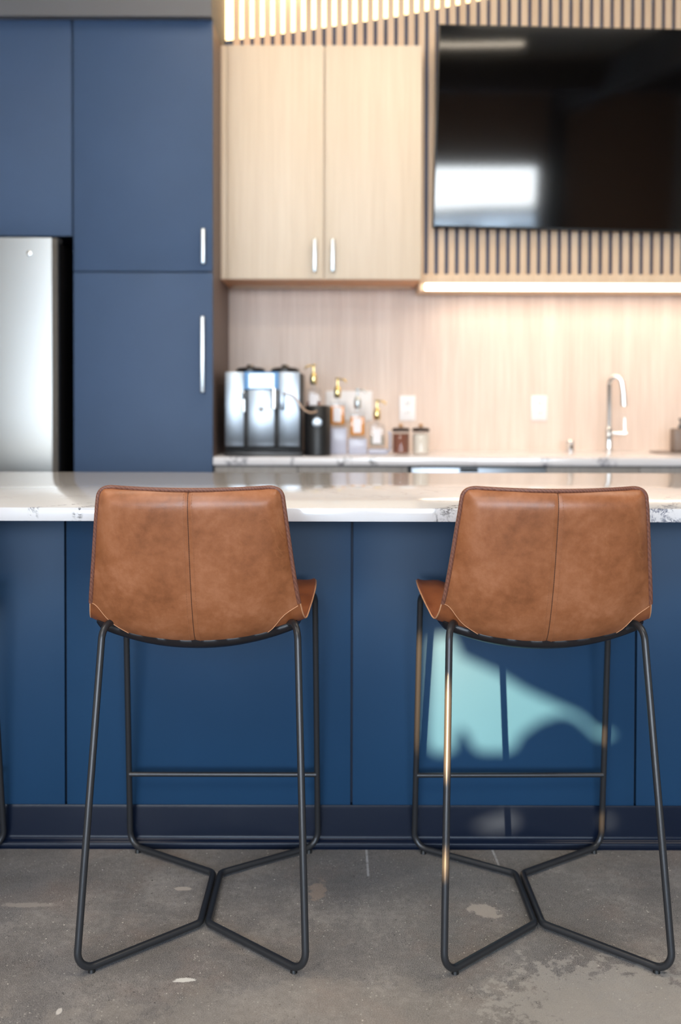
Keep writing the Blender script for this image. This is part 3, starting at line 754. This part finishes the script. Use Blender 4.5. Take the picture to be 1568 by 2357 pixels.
p.tube([(sx_, 4.85, BZ + hs + .045), (sx_ + .04, 4.84, BZ + hs + .04)], .005, 10).build('pump', 'grey_plastic', sb)
tr = tag(box('soap_tray', 'soap_taupe', X(1505, 4.85), X(1505, 4.85) + .24, 4.79, 4.91, BZ + .0006, BZ + .006, bev=.002), 'thin flat taupe tray under the soap bottle on the rear worktop', 'tray')

# ------------------------------------------------------------------ pendant light over the seating side
pl = thing('pendant_light', (.4, 1.3, 3.33), 'curved thin glowing pendant, seen only mirrored at the top of the television', 'light')
pp = [(-.9, 1.22, 3.33), (-.2, 1.18, 3.33), (.5, 1.30, 3.33), (.9, 1.22, 3.335), (1.45, 1.33, 3.33)]
MB().tube([smooth_curve(pp, i / 40) for i in range(41)], .014, 10).build('light_tube', 'pendant_glow', pl)
for q in (-.6, .3, 1.2): MB().tube([(q, 1.24, 3.345), (q, 1.24, CEIL)], .0015, 6).build('suspension_wire', 'black_plastic', pl)

# ------------------------------------------------------------------ bar stools
CEN = [(-.243, .983), (-.236, .937), (-.222, .877), (-.206, .815), (-.190, .757), (-.173, .702), (-.152, .660), (-.118, .637), (-.06, .628), (.02, .627), (.11, .634), (.19, .645), (.235, .645), (.256, .635)]
EDG = [(.187, -.214, .9855), (.193, -.209, .941), (.200, -.196, .885), (.207, -.182, .828), (.214, -.167, .775), (.221, -.148, .728), (.227, -.122, .696), (.232, -.088, .684), (.237, -.03, .690), (.243, .04, .702), (.247, .11, .713), (.246, .17, .718), (.240, .215, .708), (.230, .24, .690)]
def srf(u, v, off=0.0, wscale=1.0):
    c = smooth_curve([(0, a, b) for a, b in CEN], v); e = smooth_curve(EDG, v)
    g = abs(u) ** 2.1
    L = 1.05                                   # rough length of the shell along v, for the rounded corners
    hw = e.x
    t = v * .60
    rr = .026
    if t < rr: hw -= rr - math.sqrt(max(rr * rr - (rr - t) ** 2, 0))
    t2 = (1 - v) * .60; rr = .05
    if t2 < rr: hw -= rr - math.sqrt(max(rr * rr - (rr - t2) ** 2, 0))
    hw *= 1.025
    return Vector((hw * u * wscale, c.y + (e.y - c.y) * g, c.z + (e.z - c.z) * g))
def nrm(u, v):
    h = .004
    v0, v1 = max(v - h, 0.0), min(v + h, 1.0); u0, u1 = max(u - h, -1), min(u + h, 1)
    a = srf(u, v1) - srf(u, v0); b = srf(u1, v) - srf(u0, v)
    if v < .05: a = srf(u, .055) - srf(u, .05); 
    if v > .95: a = srf(u, .95) - srf(u, .945)
    n = b.cross(a)
    n.normalize()
    if n.y > 0 and v < .5: n = -n
    if n.z > 0 and v >= .5: n = -n
    return n                                   # points outward (behind / below)
VS = sorted({*[i / 90 for i in range(91)], *[.06 * (i / 14) ** 2 for i in range(15)], *[1 - .1 * (i / 12) ** 2 for i in range(13)]})
US = [-1 + 2 * i / 44 for i in range(45)]
US = sorted({*US, -.012, .012, -.028, .028,  -.985, -.97, -.94, .94, .97, .985})
def ss(x): x = min(max(x, 0), 1); return x * x * (3 - 2 * x)
def edge_d(u, v, vend=None):
    hw = srf(1, v).x; d = (1 - abs(u)) * hw; t = v * .60
    return min(d, t)
VB = .50      # where the outer back leather stops in the middle
def vb(u):    # its lower corners are cut off at an angle
    k = ss((abs(u) - .56) / .44)
    return VB - .115 * k + .006 * math.sin(u * 21)
def make_stool():
    t = thing('bar_stool', (0, 0, 0), 'x', 'bar stool', 'tan leather bar stools at the island')
    # seat shell: outer and inner leather with a thick rim
    mb = MB(); out, inn = [], []
    for v in VS:
        ro, ri = [], []
        for u in US:
            n = nrm(u, v); p = srf(u, v)
            pad = .020 * ss(edge_d(u, v) / .05) * (1 if v < .9 else ss((1 - v) / .1))
            ro.append(p + n * .001); ri.append(p - n * (.005 + pad))
        out.append(ro); inn.append(ri)
    A = mb.grid(out); B = mb.grid(inn)
    K, J = len(VS) - 1, len(US) - 1
    for i in range(K):
        for j in (0, J): mb.bm.faces.new((A[i][j], A[i + 1][j], B[i + 1][j], B[i][j]))
    for j in range(J):
        for i in (0, K): mb.bm.faces.new((A[i][j], A[i][j + 1], B[i][j + 1], B[i][j]))
    mb.build('seat_shell', 'leather_seat', t, 60)
    # outer back leather, padded, with cut lower corners
    mb = MB(); out, inn = [], []
    NV = 90
    for i in range(NV + 1):
        ro, ri = [], []
        for u in US:
            uu = u * .974
            a = .012 + (vb(u) - .012) * (i / NV) ** 1.0
            if i < 14: a = .012 + (vb(u) - .012) * (i / NV) * (i / 14)
            n = nrm(uu, a); p = srf(uu, a)
            q = min(edge_d(uu, a) - .004, .05); low = (vb(u) - a) * .60
            puff = .0022 + .019 * math.sqrt(max(ss((q) / .036), 0)) * (0.25 + .75 * ss(low / .16))
            puff -= .0022 * math.exp(-(u / .022) ** 2) * (0.5 + .5 * ss(low / .1))
            ro.append(p + n * puff); ri.append(p + n * .0008)
        out.append(ro); inn.append(ri)
    A = mb.grid(out); B = mb.grid(inn); K = NV
    for i in range(K):
        for j in (0, J): mb.bm.faces.new((A[i][j], A[i + 1][j], B[i + 1][j], B[i][j]))
    for j in range(J):
        for i in (0, K): mb.bm.faces.new((A[i][j], A[i][j + 1], B[i][j + 1], B[i][j]))
    surf = [[Vector(p) for p in r_] for r_ in out]
    bk = mb.build('back_panel', 'leather_back', t, 60)
    # raw edge of the cut lower corners
    for sgn in (-1, 1):
        mb = MB()
        js = [j for j, u in enumerate(US) if .56 <= abs(u) <= 1 and u * sgn > 0]
        pts = [surf[NV][j] + Vector((0, -.0006, -.0002)) for j in js]
        mb.tube(pts, .0008, 6)
        tag(mb.build('cut_edge', 'raw_edge', bk), 'pale raw edge of the back leather')
    # seam: a raised cord and two rows of stitches
    mid = US.index(min(US, key=abs)); line = [r_[mid] for r_ in surf]
    nn = [nrm(0, .01 + VB * i / NV) for i in range(NV + 1)]
    L = [0]
    for a, b in zip(line, line[1:]): L.append(L[-1] + (b - a).length)
    def on(s):
        i = max(k for k in range(len(L)) if L[k] <= s); i = min(i, len(L) - 2)
        f = (s - L[i]) / max(L[i + 1] - L[i], 1e-6); return line[i].lerp(line[i + 1], f), nn[i], (line[i + 1] - line[i]).normalized()
    def on2(s, j):
        i = max(k for k in range(len(L)) if L[k] <= s); i = min(i, len(L) - 2)
        f = (s - L[i]) / max(L[i + 1] - L[i], 1e-6); a, b = surf[i], surf[i + 1]
        return a[j].lerp(b[j], f), nn[i], None
    cord = MB(); cord.tube([on(L[-1] * i / 160)[0] + on(L[-1] * i / 160)[1] * .0001 for i in range(160)], [(.0010 if i % 2 else .0007) for i in range(160)], 6)
    cord.build('centre_seam', 'stitch_dark', bk)
    for side, nm in ((-1, 'stitch_row'), (1, 'stitch_row')):
        sm = MB(); s = .006; j2 = US.index(min(US, key=lambda q: abs(q - side * .0455)))
        while s < L[-1] - .004:
            p, n, T = on2(s, j2); p2 = p + n * .0004; s2 = min(s + .0026, L[-1])
            q, _, _ = on2(s2, j2); q2 = q + n * .0004
            sm.tube([p2 - n * .001, p2, q2, q2 - n * .001], .0006, 5); s += .0062
        sm.build(nm, 'stitch', bk)
    # welt along the rim of the back
    def rim(v0, v1, off, k=90):
        pts = []
        for i in range(k + 1): v = v0 + (.0 - v0) * (i / k) ** .6 if False else v0 * (1 - i / k) ** 1.6; pts.append(srf(-1, v))
        m_ = 26
        for i in range(1, m_): pts.append(srf(-1 + 2 * i / m_, 0))
        for i in range(k + 1): v = v0 * (i / k) ** 1.6; pts.append(srf(1, v))
        return pts
    ctr = Vector((0, 0, .82))
    def off_in(pts, d, back):
        res = []
        for p in pts:
            w = Vector((ctr.x - p.x, 0, ctr.z - p.z)); w.normalize(); res.append(p + w * d + Vector((0, -back, 0)))
        return res
    def clean(pts):
        r_ = [pts[0]]
        for p in pts[1:]:
            if (p - r_[-1]).length > .0015: r_.append(p)
        return r_
    mb = MB(); mb.tube(clean(off_in(rim(.385, 0, 0), .0028, .0035)), .0052, 10, flat=.75)
    mb.build('edge_binding', 'binding_leather', t, 60)
    # pale raw rim of the shell
    pts = [srf(-1, v) for v in reversed(VS)]
    pts += [srf(-1 + 2 * i / 26, 0) for i in range(1, 26)]
    pts += [srf(1, v) for v in VS]
    fr_ = [srf(1 - 2 * i / 26, 1) for i in range(1, 26)]
    mb = MB(); mb.tube(clean([p + Vector((0, .003 if p.z >   .73 else 0, 0)) for p in pts + fr_]), .0017, 8, closed=True)
    tag(mb.build('raw_rim', 'raw_edge', t), 'pale raw leather rim of the seat shell')
    # black cover below the seat
    mb = MB(); rows, rows2 = [], []
    for i in range(31):
        v = .482 + (.93 - .482) * i / 30; ro, ri = [], []
        for u in US:
            uu = u * .93; n = nrm(uu, v); wob = .0016 * math.sin(u * 26 + 1) if i == 0 else 0
            th = .0110 * ss((1 - abs(u)) / .12 + .35) * (ss(i / 3 + .4))
            ro.append(srf(uu, v) + n * (.003 + th) + Vector((0, 0, wob))); ri.append(srf(uu, v) + n * .0012)
        rows.append(ro); rows2.append(ri)
    A = mb.grid(rows); B = mb.grid(rows2); K = 30
    for i in range(K):
        for j in (0, J): mb.bm.faces.new((A[i][j], A[i + 1][j], B[i + 1][j], B[i][j]))
    for j in range(J):
        for i in (0, K): mb.bm.faces.new((A[i][j], A[i][j + 1], B[i][j + 1], B[i][j]))
    mb.build('underside_cover', 'underside_black', t, 60)
    # bent steel rods, one loop on each side
    r = .0076; zf = .0125
    for s in (-1, 1):
        pts = [(s * .160, -.050, .660), (s * .2075, -.172, .692), (s * .2315, -.303, zf), (s * .0085, -.112, zf), (s * .0085, .118, zf), (s * .2425, .268, zf), (s * .236, .185, .692), (s * .17, .06, .662)]
        path = fillet(pts, [0, .035, .034, .022, .022, .036, .03, 0], 9)
        MB().tube(path, r, 14).build('frame_rod', 'frame_black', t, 60)
        MB().tube([(s * .206, -.279, .0002), (s * .206, -.279, .009)], [.0075, .0055], 14).build('foot_glide', 'rubber_black', t)
        MB().tube([(s * .220, .252, .0002), (s * .220, .252, .009)], [.0075, .0055], 14).build('foot_glide', 'rubber_black', t)
    MB().tube([(-.2385, .240, .207), (.2385, .240, .207)], .0062, 14).build('footrest', 'frame_black', t, 60)
    m_ = MB(); m_.box(-.14, .14, -.075, -.05, .640, .648, .002).box(-.15, .15, .05, .075, .640, .648, .002); m_.build('seat_bracket', 'frame_black', t)
    return t
def kids(o): return [c for c in bpy.data.objects if c.parent == o]
def copy_tree(o, parent=None):
    c = o.copy(); COL.objects.link(c); c.parent = parent
    for ch in kids(o): copy_tree(ch, c)
    return c
SP = [(-.2985, 2.290, 0.0, 'tan leather bar stool with black frame, left of the two shown whole'),
      (.4385, 2.290, 0.7, 'tan leather bar stool with black frame, in front of the pale patch of sunlight'),
      (-1.110, 2.290, 0.0, 'bar stool cut off by the left edge, only one black front leg showing')]
st = make_stool()
for i, (sx0, sy0, rz_, lab) in enumerate(SP):
    o = st if i == 2 else copy_tree(st)
    o.location = (sx0, sy0, 0); o.rotation_euler = (0, 0, R(rz_)); o['label'] = lab
    # the shells sit a few millimetres off centre on their frames
    for c in kids(o):
        if c.name.split('.')[0] in ('seat_shell', 'back_panel', 'edge_binding', 'raw_rim', 'underside_cover'): c.location.x += (-.014, .005, 0)[i]
